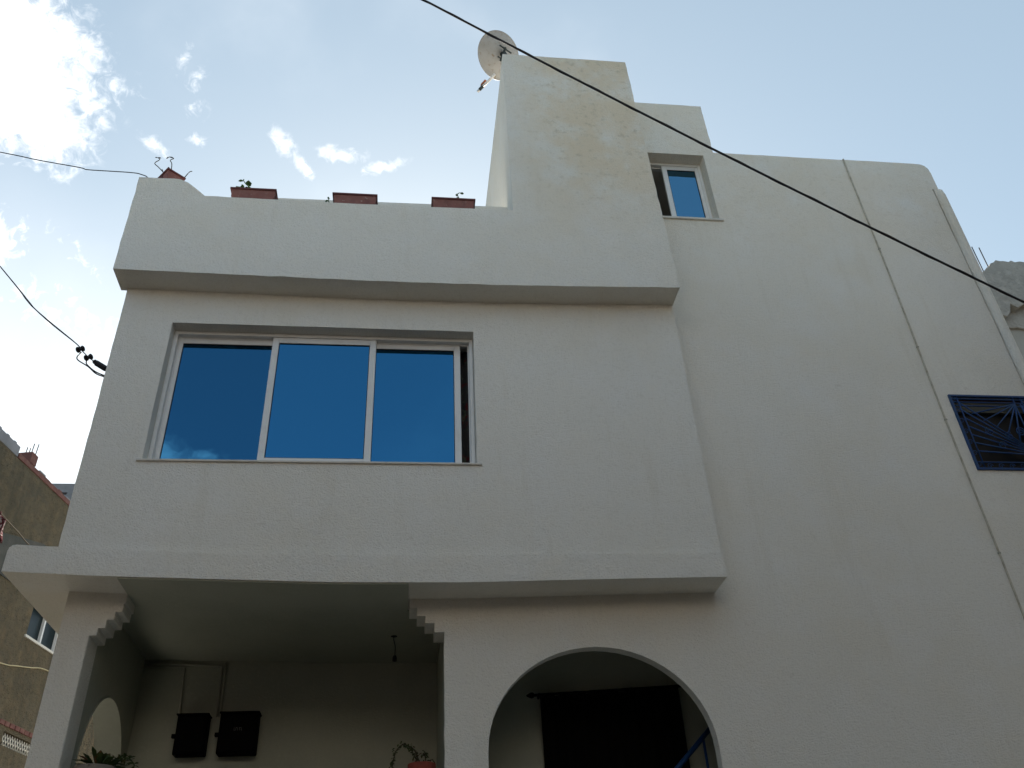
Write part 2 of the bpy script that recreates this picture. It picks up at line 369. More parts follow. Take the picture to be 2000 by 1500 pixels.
# canopy slab below the bay, projecting to the left
def zsb(x): return lerp(x, [(-3.1, 4.50), (-2.4, 4.462), (-1.6, 4.437), (-.6, 4.405), (.5, 4.40), (1.6, 4.425), (2.716, 4.445)])
xs = [-3.1+i*(2.716+3.1)/36 for i in range(37)]
bot = [(x, zsb(x)) for x in xs]
top = [(2.716, 4.672), (1.6, 4.652), (.5, 4.64), (-.6, 4.64), (-1.6, 4.66), (-2.4, 4.688), (-3.045, 4.724), (-3.075, 4.718), (-3.093, 4.70), (-3.10, 4.672)]
slab_poly('canopy_slab', bot+top, [], yS, 8.9, STUCCO, house, step=.1, jit=.0022)
# column with stepped corbel
box('column', -2.70, -2.462, yM, yM+.25, ZF, 4.52, STUCCO, house, bevel=.01)
st = [(-2.47, 4.112), (-2.408, 4.112), (-2.408, 4.172), (-2.355, 4.172), (-2.355, 4.24), (-2.302, 4.24), (-2.302, 4.305), (-2.25, 4.305), (-2.25, 4.375), (-2.235, 4.375), (-2.235, 4.52), (-2.47, 4.52)]
slab_poly('corbel', st, [], yM+.003, yM+.25, STUCCO, house, step=1, bevel=.004)
st = [(.345, 4.112), (.256, 4.112), (.256, 4.19), (.18, 4.19), (.18, 4.253), (.113, 4.253), (.113, 4.322), (.048, 4.322), (.048, 4.43), (.035, 4.43), (.035, 4.5), (.345, 4.5)]
slab_poly('corbel', st, [], yM+.003, yM+.26, STUCCO, house, step=1, bevel=.004)
# porch: back, sides with arch, low wall
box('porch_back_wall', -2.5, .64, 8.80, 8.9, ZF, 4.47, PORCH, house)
sa = arch(7.46, 8.70, ZF+.9, 3.20, 3.90)
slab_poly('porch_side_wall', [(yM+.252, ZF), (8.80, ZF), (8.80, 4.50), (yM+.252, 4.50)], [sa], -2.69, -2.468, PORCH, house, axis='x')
bm = bmesh.new(); lo_ = arch(7.465, 8.695, ZF+.9, 3.20, 3.896); li_ = arch(7.485, 8.675, ZF+.902, 3.20, 3.876); rr_ = []
for lp, xx in ((lo_, -2.693), (lo_, -2.465), (li_, -2.465), (li_, -2.693)): rr_.append([bm.verts.new((xx, a, z)) for a, z in lp])
for q in range(4):
    a_, b_ = rr_[q], rr_[(q+1) % 4]
    for k in range(len(a_)): bm.faces.new((a_[k], a_[(k+1) % len(a_)], b_[(k+1) % len(a_)], b_[k]))
from_bm('arch_lining', bm, PORCH, house)
box('porch_partition', .342, .62, yM+.112, 8.80, ZF, 4.43, PORCH, house)
box('porch_low_wall', -2.46, .334, yM+.03, yM+.2, ZF, 2.75, STUCCO, house)
# entrance lobby behind the arch
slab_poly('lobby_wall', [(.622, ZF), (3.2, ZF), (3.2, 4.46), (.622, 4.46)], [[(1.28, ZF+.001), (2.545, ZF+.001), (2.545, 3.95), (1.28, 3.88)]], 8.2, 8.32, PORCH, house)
box('lobby_side_wall', 3.05, 3.2, yM+.112, 8.198, ZF, 4.44, PORCH, house)
# corner ridge over a plastered pipe
bm = bmesh.new(); n = 10; zr = [ZF+.003] + [3+i*.45 for i in range(15)] + [9.72, 9.82, 9.87]
rings = []
for z in zr:
    s = 1 if z < 9.75 else (.8 if z < 9.85 else .3)
    rings.append([bm.verts.new((6.692+.059*s*math.cos(math.pi*k/n)+random.gauss(0, .0015), yM+.02-.075*s*math.sin(math.pi*k/n), z)) for k in range(n+1)])
for a, b in zip(rings, rings[1:]):
    for k in range(n): bm.faces.new((a[k], a[k+1], b[k+1], b[k]))
from_bm('corner_ridge', bm, STUCCO, house, smooth=True)
box('groove_shade', 6.6135, 6.6305, yM+.035, yM+.05, ZF+.005, 9.855, mat('groove_shade_tone', (.10, .09, .075), .95), house, bevel=0)  # dark strip added inside the groove to deepen its shade
# thin conduit down the wall with clips
cz = [ZF+.01+i*.35 for i in range(25)] + [10.34]
cx = [5.543+.006*math.sin(z*1.7)+random.gauss(0, .001) for z in cz]
cond = tube_obj('conduit', [(x, yM-.009, z) for x, z in zip(cx, cz)] + [(cx[-1], yM+.03, 10.352), (cx[-1], yM+.12, 10.352)], .0095, mat('wall_conduit', (.52, .48, .40), .7, noise=[(9, (.36, .32, .25), .45, .65)]), house)
for z in (8.74, 7.26, 6.31, 4.82, 3.7):
    box('clip', 5.543+.006*math.sin(z*1.7)-.012, 5.543+.006*math.sin(z*1.7)+.014, yM-.021, yM+.002, z-.009, z+.009, PVC, cond, bevel=.003)

# ---- windows
def window(wx0, wx1, wz0, wz1, yf, sashes, sill_y, sill_t, ov):
    """outer frame > sashes, panes, sill; sashes = (x0, x1, track, glass material)"""
    bm = bmesh.new(); frame_bars(bm, wx0+.002, wx1-.002, wz0+.002, wz1-.002, yf, yf+.11, .035)
    frame_bars(bm, wx0+.037, wx1-.037, wz0+.037, wz1-.037, yf+.052, yf+.058, .012)   # track fin
    w = from_bm('window', bm, ALU, house, bevel=.003)
    for x0, x1, tr, gm in sashes:
        y0 = yf+.012 + .048*tr; z0, z1 = wz0+.039, wz1-.039
        bm = bmesh.new(); frame_bars(bm, x0, x1, z0, z1, y0, y0+.03, .062, .075); from_bm('sash', bm, ALU, w, bevel=.004)
        bm = bmesh.new(); frame_bars(bm, x0+.062, x1-.062, z0+.075, z1-.062, y0+.006, y0+.02, .006); from_bm('seal', bm, DARKGAP, w)
        bm = bmesh.new(); bx(bm, x0+.0655, x1-.0655, y0+.012, y0+.017, z0+.079, z1-.066); from_bm('glass_pane', bm, gm, w)
    box('sill', wx0-.045, wx1+.045, sill_y, yf+.01, wz0-sill_t, wz0+.001, MARBLE, w, bevel=.004)
    return w
w1 = window(*WB, 6.925, [(-2.232, -1.262, 1, GLASS_D), (-1.325, -.33, 0, GLASS), (-.395, .497, 1, GLASS)], yB-.018, .018, .04)
w2 = window(*WIN2, 7.29, [(3.135, 3.628, 0, GLASS_P), (2.79, 3.17, 1, GLASS_D)][:1], yM-.022, .03, .03)
# curtain in the gap of the big window
bm = bmesh.new(); rows = []
for z in (5.5, 6.0, 6.5, 7.05): rows.append([bm.verts.new((.25+.04*i*.5, 7.16+.03*math.sin(i*1.9)+.006*math.sin(z*3), z)) for i in range(21)])
for a, b in zip(rows, rows[1:]):
    for k in range(20): bm.faces.new((a[k], a[k+1], b[k+1], b[k]))
from_bm('curtain', bm, CURTAIN, w1, smooth=True)
# ---- grille window on the right
gx0, gx1, gz0, gz1 = GR
wg = box('window', gx0+.003, gx1-.003, yM+.092, yM+.097, gz0+.003, gz1-.003, mat('dark_pane', (.010, .012, .014), .3, spec=.3), house, bevel=0)
bm = bmesh.new(); frame_bars(bm, gx0+.002, gx1-.002, gz0+.002, gz1-.002, yM+.05, yM+.09, .04); from_bm('wooden_frame', bm, mat('brown_wood', (.05, .028, .018), .7), wg, bevel=.003)
box('shutter_box', gx0+.045, gx1-.045, yM+.055, yM+.09, gz1-.17, gz1-.045, mat('pale_shutter_box', (.13, .135, .12), .7), wg, bevel=.003)
bm = bmesh.new(); Y0, Y1 = yM-.022, yM+.004
frame_bars(bm, gx0-.004, gx1+.004, gz0-.004, gz1+.004, Y0, Y1, .022)
gr = from_bm('window_grille', bm, IRONBLUE, house, bevel=.002)
def bar(pts, r=.008, n=6): return tube_obj('bar', [(x, Y0+.013, z) for x, z in pts], r, IRONBLUE, gr, n)
b = .085; ix0, ix1, iz0, iz1 = gx0+b, gx1-b, gz0+b, gz1-b
cxg = 6.43
for x in (ix0, cxg-.03, cxg+.06): bar([(x, gz0), (x, gz1)], .007)
for z in (iz0, iz1, gz1-.045, gz1-.13): bar([(gx0, z), (gx1, z)], .007)
for side in (-1, 1):
    fx = cxg; ex = ix0 if side < 0 else gx1-.012; tx = cxg+side*.03
    for z in (iz1, iz1-.1, iz1-.2, iz1-.3, iz1-.4, iz1-.5, iz1-.6): bar([(ex, z), (fx, iz0+.09)])      # lower fan
    for k in range(1, 6): bar([(tx, iz1-.01), (ex+(tx-ex)*(.0+.16*k), iz1-.06-.085*k)])   # upper fan
    sp = [(tx+side*.075+.055*(1-t/26)*math.cos(t*.5), iz1-.36+.06*(1-t/26)*math.sin(t*.5)) for t in range(24)]
    bar(sp, .007)
    if side < 0:
        for q, (ax, az) in enumerate(((.30, .30), (.42, .42), (.22, .47), (.52, .30))):       # curls between the rays
            bar([(ex+ax+.05*(1-t/22)*math.cos(t*.55+q), iz0+az-.1+.05*(1-t/22)*math.sin(t*.55+q)) for t in range(18)], .0055, 5)
    for k in range(7):                                                    # small scrolls in the border
        zz = gz0+.06+k*.13; xx = gx0+.043 if side < 0 else gx1-.043
        bar([(xx+.03*(1-t/16)*math.cos(t*.6), zz+.035*(1-t/16)*math.sin(t*.6)) for t in range(14)], .0045, 5)
for k in range(6):
    xx = gx0+.15+k*.12; bar([(xx+.035*(1-t/16)*math.cos(t*.6), gz0+.043+.03*(1-t/16)*math.sin(t*.6)) for t in range(14)], .0045, 5)

# soffit board of the porch and lobby, porch shade put into its colour
px_ = [-2.462+i*(.334+2.462)/14 for i in range(15)]
slab_poly('porch_ceiling', [(x, zsb(x)-.012) for x in px_]+[(x, zsb(x)-.002) for x in px_[::-1]], [], yM+.256, 8.796, PORCH, house, step=1, jit=0, bevel=0)
px_ = [-2.234+i*(.034+2.234)/12 for i in range(13)]
slab_poly('porch_ceiling', [(x, zsb(x)-.012) for x in px_]+[(x, zsb(x)-.002) for x in px_[::-1]], [], yS+.014, yM+.255, PORCH, house, step=1, jit=0, bevel=0)
# ------------------------------------------------------------------ porch things
def meter_box(x0, x1, z0, z1, label, mark):
    t = thing('meter_box', label, 'meter box', ((x0+x1)/2, 8.8, z0), 'meter boxes on the porch wall')
    box('case', x0, x1, 8.66, 8.797, z0, z1, METER, t, bevel=.012)
    box('door', x0+.012, x1-.012, 8.645, 8.658, z0+.015, z1-.02, METER, t, bevel=.006)
    box('latch', x0-.035, x0-.001, 8.68, 8.72, (z0+z1)/2-.02, (z0+z1)/2+.015, METER, t, bevel=.005)
    box('hood', x0-.008, x1+.008, 8.63, 8.797, z1+.001, z1+.012, METER, t, bevel=.003)
    if mark:
        bm = bmesh.new(); cx0 = (x0+x1)/2-.035
        for k in range(5):
            a = cx0+k*.016
            bx(bm, a, a+.004, 8.6432, 8.6445, z0+.195, z0+.222)
            if k != 2: bx(bm, a+.0042, a+.011, 8.6432, 8.6445, z0+.195+.022*(k % 2), z0+.2+.022*(k % 2))
        from_bm('print', bm, METERMARK, t)
meter_box(-2.045, -1.768, 3.548, 3.89, 'narrower black meter box on porch wall, nearer the side arch', False)
meter_box(-1.663, -1.316, 3.548, 3.90, 'wider black meter box with small pale print on porch wall', True)
t = tube_obj('conduit_run', [(-2.062, 8.786, 3.9), (-2.085, 8.786, 4.36), (-2.09, 8.786, 4.375), (-2.44, 8.786, 4.38)], .012, PVC)
tag(t, 'thin white conduit rising from the narrower black meter box', 'conduit')
t = tube_obj('conduit_run', [(-1.72, 8.786, 3.91), (-1.735, 8.786, 4.36), (-1.74, 8.786, 4.378), (-2.05, 8.786, 4.40), (-2.44, 8.786, 4.41)], .012, PVC)
tag(t, 'left of two conduits rising from the wider meter box, bending along the porch ceiling', 'conduit')
t = tube_obj('conduit_run', [(-1.69, 8.786, 3.91), (-1.70, 8.786, 4.41)], .012, PVC)
tag(t, 'straight right conduit rising from the wider meter box to the porch ceiling', 'conduit')
t = thing('hanging_lamp_cord', 'dark cord with empty bulb socket hanging from porch ceiling', 'lamp cord', (-.083, 8.02, 4.40))
tube_obj('cord', smooth_path([(-.083, 8.02, 4.402), (-.085, 8.02, 4.36), (-.07, 8.03, 4.30), (-.072, 8.03, 4.21)]), .004, CABLE, t)
bm = bmesh.new(); lathe(bm, [(0, 0), (.03, 0), (.03, -.012), (.008, -.02), (0, -.02)], (-.083, 8.02, 4.402)); from_bm('ceiling_rose', bm, CABLE, t, smooth=True)
bm = bmesh.new(); lathe(bm, [(0, .0), (.014, 0), (.02, -.02), (.02, -.05), (0, -.05)], (-.072, 8.03, 4.215)); from_bm('socket', bm, CABLE, t, smooth=True)
# curtain and rod in the lobby
t = thing('curtain_rod', 'dark curtain rod with pointed finial across the lobby doorway', 'curtain rod', (1.85, 8.13, 3.86))
tube_obj('rod', [(1.20, 8.13, 3.868), (2.60, 8.13, 3.93)], .013, METER, t)
bm = bmesh.new(); lathe(bm, [(0, -.06), (.012, -.045), (.026, -.015), (.026, .005), (.013, .02), (.013, .04), (0, .04)], (1.185, 8.13, 3.867), (1, 0, .045)); from_bm('finial', bm, METER, t, smooth=True)
box('rod_bracket', 1.24, 1.255, 8.12, 8.199, 3.85, 3.885, METER, t, bevel=.002)
bm = bmesh.new(); rows = []
for z in (ZF+.03, 2.4, 3.2, 3.6, 3.86): rows.append([bm.verts.new((1.26+.0325*i, 8.135+.022*math.sin(i*1.35+.3*z), z+(.055*i/40 if z > 3.7 else 0))) for i in range(41)])
for a, b2 in zip(rows, rows[1:]):
    for k in range(40): bm.faces.new((a[k], a[k+1], b2[k+1], b2[k]))
tag(from_bm('door_curtain', bm, BLACKCLOTH, smooth=True), 'black curtain hanging over the doorway inside the round arch', 'curtain')
t = thing('handrail', 'blue painted iron handrail sloping down behind the round arch', 'handrail', (2.2, 7.75, ZF))
tube_obj('rail', [(2.86, 7.75, 3.62), (1.55, 7.75, 2.42)], .022, IRONBLUE, t, 10)
for x in (2.6, 1.75): tube_obj('baluster', [(x, 7.75, ZF), (x, 7.75, 2.42+(x-1.55)*.916)], .012, IRONBLUE, t)

# potted plants on the low porch wall
def leaf(bm, p, d, ln, w, bend=.25):
    d = Vector(d).normalized(); s = d.cross(Vector((.2, .3, 1))).normalized(); up = s.cross(d); p = Vector(p)
    a = [bm.verts.new(p)]
    pr = []
    for t_, ww in ((.3, .8), (.65, 1.0), (1, .02)):
        c = p + d*ln*t_ - Vector((0, 0, 1))*bend*ln*t_*t_
        pr.append((bm.verts.new(c+s*w*ww+up*w*.2), bm.verts.new(c-s*w*ww+up*w*.2), bm.verts.new(c)))
    bm.faces.new((a[0], pr[0][2], pr[0][0])); bm.faces.new((a[0], pr[0][1], pr[0][2]))
    for q, r_ in zip(pr, pr[1:]): bm.faces.new((q[0], q[2], r_[2], r_[0])); bm.faces.new((q[2], q[1], r_[1], r_[2]))
def pot(t, c, r, h, m):
    bm = bmesh.new(); lathe(bm, [(0, 0), (r*.7, 0), (r*.93, h*.82), (r*.93, h*.83), (r, h*.83), (r, h), (r*.9, h), (r*.88, h*.9), (0, h*.9)], c, n=28)
    from_bm('pot', bm, m, t, smooth=False, bevel=.003)
    bm = bmesh.new(); lathe(bm, [(0, h*.925), (r*.885, h*.915)], c, n=20); from_bm('soil', bm, SOIL, t)
t = thing('potted_plant', 'small straggly plant in red clay pot by the porch pillar', 'potted plant', (.165, 7.24, 2.75))
pot(t, (.165, 7.24, 2.75), .108, .365, POTRED)
stems = [[(.15, 7.24, 3.1), (.11, 7.23, 3.17), (.07, 7.22, 3.235), (.02, 7.2, 3.255), (-.03, 7.2, 3.21), (-.055, 7.2, 3.13), (-.06, 7.2, 3.06)],
         [(.16, 7.24, 3.1), (.12, 7.25, 3.2), (.085, 7.26, 3.245), (.05, 7.26, 3.26)], [(.2, 7.24, 3.1), (.19, 7.22, 3.17), (.175, 7.21, 3.19)],
         [(.22, 7.25, 3.1), (.235, 7.25, 3.15)], [(.13, 7.27, 3.1), (.125, 7.28, 3.17)]]
bm = bmesh.new()
for s in stems: tube(bm, smooth_path(s, 4), .0045, 5)
from_bm('stem', bm, STEM, t, smooth=True)
bm = bmesh.new()
for s in stems:
    for p in smooth_path(s, 5)[4:]:
        for k in range(3):
            q = Vector(p)+Vector((random.gauss(0, .008), random.gauss(0, .008), random.gauss(0, .008)))
            leaf(bm, q, (random.gauss(0, 1), random.gauss(0, 1), random.gauss(.1, .6)), random.uniform(.018, .034), random.uniform(.006, .011))
from_bm('foliage', bm, LEAFD, t)
t = thing('potted_plant', 'broad pointed leaves in a pale pot beside the porch column', 'potted plant', (-2.2, 7.24, 2.75))
pot(t, (-2.24, 7.24, 2.75), .15, .4, POTPALE)
bm = bmesh.new()
for k in range(34):
    a = k*2.4; e = random.uniform(.35, 1.3); ln = random.uniform(.12, .24)
    leaf(bm, (-2.22+.03*math.cos(a), 7.24+.03*math.sin(a), 3.10+.002*k), (math.cos(a)*math.cos(e), math.sin(a)*math.cos(e), math.sin(e)), ln, random.uniform(.014, .03), .35)
from_bm('foliage', bm, LEAFD, t)
bm = bmesh.new()
for s in ([(-2.2, 7.24, 3.1), (-2.08, 7.22, 3.2), (-2.0, 7.2, 3.2), (-1.95, 7.2, 3.15)], [(-2.2, 7.24, 3.1), (-2.13, 7.25, 3.2), (-2.06, 7.25, 3.23)]):
    tube(bm, smooth_path(s, 4), .004, 5)
    for p in smooth_path(s, 4)[4:]:
        for k in range(4): leaf(bm, p, (random.gauss(0, 1), random.gauss(0, 1), random.gauss(.1, .6)), random.uniform(.03, .055), random.uniform(.007, .013))
from_bm('trailing_stem', bm, LEAFD, t)

# ------------------------------------------------------------------ terrace planters
def trough(bm, l, w, h, tap, z0=0, hollow=0):
    b_ = [(-l/2+tap, -w/2+tap), (l/2-tap, -w/2+tap), (l/2-tap, w/2-tap), (-l/2+tap, w/2-tap)]
    t_ = [(-l/2, -w/2), (l/2, -w/2), (l/2, w/2), (-l/2, w/2)]
    vb = [bm.verts.new((x, y, z0)) for x, y in b_]; vt = [bm.verts.new((x, y, z0+h)) for x, y in t_]
    bm.faces.new(vb[::-1]); bm.faces.new(vt)
    for i in range(4): bm.faces.new((vb[i], vb[(i+1) % 4], vt[(i+1) % 4], vt[i]))
def planter(loc, rot, label, l=.47, w=.19, h=.185, plants=()):
    t = thing('planter', label, 'planter', loc, 'terracotta planters on the terrace parapet')
    t.rotation_euler.z = rot
    PINV[t.name] = Matrix()
    bm = bmesh.new(); trough(bm, l-.02, w-.02, h-.012, .022); from_bm('box', bm, TERRA, t, bevel=.006)
    bm = bmesh.new(); frame = [(-l/2, l/2, -w/2, -w/2+.014), (-l/2, l/2, w/2-.014, w/2), (-l/2, -l/2+.014, -w/2+.014, w/2-.014), (l/2-.014, l/2, -w/2+.014, w/2-.014)]
    for x0, x1, y0, y1 in frame: bx(bm, x0, x1, y0, y1, h-.022, h)
    from_bm('rim', bm, TERRA_D, t, bevel=.002)
    for s in (-1, 1):
        bm = bmesh.new(); bx(bm, s*(l/2-.009)-.0015, s*(l/2-.009)+.0015, -.04, .04, h-.075, h-.024); from_bm('end_tab', bm, TERRA_D, t)
    bm = bmesh.new(); bx(bm, -l/2+.016, l/2-.016, -w/2+.016, w/2-.016, h-.011, h-.006); from_bm('soil', bm, SOIL, t)
    return t
planter((-1.66, 6.645, 8.473), 0, 'planter with a leafy green seedling, nearest the raised parapet corner')
planter((-.615, 6.645, 8.466), .0, 'bare middle planter of the three on the low parapet')
planter((.425, 6.645, 8.470), 0, 'planter with chipped paint and one sprout beside the stair tower')
planter((-2.585, 6.735, 8.712), math.radians(42), 'planter turned cornerwise on the raised parapet corner with curled dry stems', l=.21, w=.30, h=.2)
def seedling(name, loc, stems, leaves, label, m=STEM, lm=LEAF):
    t = thing(name, label, 'plant', loc)
    for s in stems: tube_obj('stem', smooth_path(s, 5), .005, m, t, 5)
    if leaves:
        bm = bmesh.new()
        for p, d, ln, w in leaves: leaf(bm, p, d, ln, w, .3)
        from_bm('foliage', bm, lm, t)
    return t
y = 6.62
seedling('seedling', (-1.7, y, 8.65), [[(-1.66, y, 8.64), (-1.70, y, 8.72), (-1.76, y, 8.78), (-1.79, y, 8.83)], [(-1.74, y, 8.64), (-1.78, y, 8.72), (-1.86, y, 8.74)], [(-1.82, y, 8.65), (-1.88, y, 8.70)]],
         [((-1.76, y, 8.78), (.6, 0, .4), .07, .035), ((-1.74, y, 8.75), (.3, .2, -.6), .07, .03), ((-1.76, y, 8.78), (-.2, .1, .8), .06, .02), ((-1.79, y, 8.83), (-1, 0, .2), .06, .014),
          ((-1.79, y, 8.83), (-.3, 0, 1), .04, .014), ((-1.78, y, 8.72), (-.6, 0, .4), .05, .022), ((-1.80, y, 8.74), (.4, 0, .7), .045, .02), ((-1.88, y, 8.70), (-.5, 0, .5), .03, .014), ((-1.72, y, 8.70), (-.6, -.3, .1), .06, .025)],
         'green leafy seedling sprouting from the planter nearest the raised corner', LEAF)
seedling('seedling', (.5, y, 8.65), [[(.50, y, 8.64), (.49, y, 8.72), (.47, y, 8.78), (.50, y, 8.81), (.52, y, 8.79)], [(.30, y, 8.64), (.28, y, 8.69)]],
         [((.48, y, 8.76), (-.5, 0, .5), .045, .016), ((.50, y, 8.80), (.8, 0, .2), .045, .014), ((.49, y, 8.70), (.8, 0, .3), .04, .014), ((.49, y, 8.72), (-.8, 0, .2), .04, .014), ((.28, y, 8.69), (-.6, 0, .3), .04, .012)],
         'thin hooked green sprout in the planter beside the stair tower', LEAF)
seedling('seedling', (-.84, y, 8.5), [[(-.86, 6.60, 8.50), (-.885, 6.56, 8.53), (-.875, 6.56, 8.56)]],
         [((-.885, 6.56, 8.53), (-.8, -.2, -.4), .035, .014), ((-.875, 6.56, 8.56), (-.6, 0, .5), .035, .014), ((-.88, 6.56, 8.52), (.2, -.3, -.8), .03, .012)],
         'tiny green sprig at the left end of the bare middle planter', LEAF)
y = 6.66
seedling('seedling', (-2.5, y, 8.9), [[(-2.60, y, 8.90), (-2.70, y, 9.02), (-2.75, y, 9.08), (-2.71, y, 9.14), (-2.735, y, 9.17)], [(-2.56, y, 8.93), (-2.575, y, 9.08), (-2.60, y, 9.14), (-2.57, y, 9.17), (-2.62, y, 9.19)],
         [(-2.45, 6.72, 8.90), (-2.40, 6.72, 9.03), (-2.37, 6.72, 9.05)], [(-2.62, y, 8.9), (-2.66, y, 8.99)]],
         [((-2.58, y, 9.0), (-.6, 0, .4), .04, .018), ((-2.735, y, 9.17), (1, 0, .1), .04, .007), ((-2.735, y, 9.17), (-.9, 0, .2), .03, .006), ((-2.62, y, 9.19), (1, 0, 0), .05, .007), ((-2.62, y, 9.19), (-.6, 0, -.5), .035, .007)],
         'dry curling stems rising from the cornerwise planter', STEM, STEM)

# ------------------------------------------------------------------ satellite dish on the stair tower
t = thing('satellite_dish', 'weathered satellite dish on top of the stair tower, seen from behind', 'satellite dish', (1.13, 7.15, 11.22))
nd = Vector((-.34, .52, .44)).normalized(); dc = Vector((1.14, 7.14, 12.14)); DR = .325
bm = bmesh.new(); prof = [(0, 0)] + [(DR*k/8, .075*(k/8)**2) for k in range(1, 9)] + [(DR+.006, .074), (DR+.006, .066)] + [(DR*k/8, .075*(k/8)**2-.006) for k in range(8, 0, -1)] + [(0, -.006)]
lathe(bm, prof, dc, nd, 48); bmesh.ops.remove_doubles(bm, verts=bm.verts, dist=2e-4); from_bm('reflector', bm, DISHM, t, smooth=True)
side = nd.cross(Z).normalized(); upd = side.cross(nd).normalized()
tube_obj('mast', [(1.18, 7.05, 11.22), (1.18, 7.05, 12.02)], .022, DARKMETAL, t, 12)
bm = bmesh.new()
c0 = dc - nd*.05
tube(bm, [c0-upd*.11, c0+upd*.09], .018, 6); tube(bm, [c0+upd*.07-side*.09, c0+upd*.07+side*.11], .012, 6); tube(bm, [c0-upd*.08-side*.06, c0-upd*.08+side*.05], .01, 6)
tube(bm, [dc-nd*.005, c0-nd*.03], .03, 8); tube(bm, [c0-nd*.02, Vector((1.18, 7.05, 11.98))], .018, 6)
from_bm('bracket', bm, DARKMETAL, t)
lo = dc - upd*(DR-.02); tip = Vector((.885, 7.50, 11.868))
tube_obj('feed_arm', [lo-nd*.02, lo+(tip-lo)*.25+Vector((0, 0, -.02)), tip], .019, ARMW, t, 8)
ad = (tip-lo).normalized()
bm = bmesh.new(); lathe(bm, [(0, -.03), (.03, -.03), (.034, 0), (.024, .04), (.02, .07), (0, .07)], tip+Vector((.03, -.02, .05)), (dc-tip)); from_bm('feed_horn', bm, RUST, t, smooth=True)
bm = bmesh.new(); tube(bm, [tip-ad*.05, tip+ad*.03], .024, 8); from_bm('clamp', bm, DARKMETAL, t)
bm = bmesh.new(); tube(bm, [tip+ad*.03, tip+ad*.07], .02, 8); from_bm('end_cap', bm, STEEL, t)

# ------------------------------------------------------------------ overhead cables
def jitter(pts, j): return [Vector(p)+Vector((random.gauss(0, j), random.gauss(0, j), random.gauss(0, j))) for p in pts]
A, B_ = Vector((.056, 5.0, 9.797)), Vector((5.687, 5.7, 6.706))
pts = []
for i in range(81):
    s = -.9+i*2.6/80; p = A+(B_-A)*s
    if 0 <= s <= 1: p.z -= .06*4*s*(1-s)
    elif s > 1: p.z += .24*(s-1)+.35*(s-1)**2
    else: p.z += .24*s-.1*s*s
    pts.append(p)
t = thing('overhead_cable', 'thick black overhead cable crossing diagonally in front of the stair tower', 'cable', pts[30])
tube_obj('cable_core', pts, .0112, CABLE, t, 8)
tw = []
for i in range(len(pts)-1):
    for k in range(8):
        p = pts[i].lerp(pts[i+1], k/8); a = (i*8+k)*.21
        tw.append(p+Vector((.004*math.cos(a), .009*math.sin(a), .009*math.cos(a))))
tube_obj('twisted_strand', tw, .0052, CABLE, t, 6)
w = tube_obj('house_wire', smooth_path([(-9.5, 7.4, 10.7), (-6.2, 7.0, 9.85), (-4.476, 6.9, 9.401), (-4.058, 6.9, 9.305), (-3.614, 6.9, 9.221), (-3.529, 6.9, 9.193), (-3.315, 6.9, 9.187), (-3.073, 6.9, 9.181), (-2.96, 6.9, 9.16), (-2.86, 6.9, 9.08), (-2.78, 6.95, 8.8), (-2.745, 7.0, 8.42)], 5), .0055, WIRE, n=6)
tag(w, 'thin wavy grey wire reaching the raised parapet corner from the left', 'wire')
t = thing('service_wire', 'dark service wire with two insulators anchored to the left wall', 'wire', (-2.745, 6.95, 6.55))
y = 6.95
for dy in (0, .012):
    tube_obj('strand', smooth_path([(-9, y-.6, 13.2), (-6, y-.2, 9.95), (-4.059, y, 7.795), (-3.70+dy, y+dy, 7.37), (-3.587, y, 7.254), (-3.4, y+dy*1.5, 7.09), (-3.122, y, 6.854), (-3.076, y, 6.795)], 5), .0055, CABLE, t, 6)
tube_obj('tie_wire', [(-3.076, y, 6.795), (-2.983, y, 6.702), (-2.863, y, 6.611), (-2.742, y, 6.54)], .005, CABLE, t, 6)
for c in ((-3.076, y, 6.795), (-2.983, y, 6.702)):
    bm = bmesh.new(); lathe(bm, [(0, -.03), (.029, -.03), (.029, -.02), (.013, -.01), (.013, .007), (.023, .013), (.029, .028), (0, .03)], c, (.5, .5, .7), 14); from_bm('insulator', bm, CABLE, t, smooth=False)
bm = bmesh.new(); tube(bm, [(-2.90, y, 6.64), (-2.80, y, 6.575)], .028, 7); tube(bm, [(-2.92, y, 6.66), (-2.91, y, 6.645)], .022, 7); from_bm('tension_clamp', bm, CABLE, t)
tube_obj('drop_loop', smooth_path([(-3.06, y, 6.76), (-3.085, y, 6.70), (-3.06, y, 6.66), (-2.964, y, 6.596), (-2.88, y, 6.52), (-2.80, y, 6.485), (-2.742, y+.05, 6.49)], 5), .006, WIRE, t, 6)
tube_obj('drop_loop', smooth_path([(-2.985, y, 6.68), (-2.99, y, 6.64), (-2.96, y, 6.60), (-2.87, y, 6.53), (-2.742, y+.06, 6.51)], 5), .006, WIRE, t, 6)
box('anchor_plate', -2.752, -2.738, 6.9, 7.02, 6.47, 6.58, DARKMETAL, t, bevel=.002)

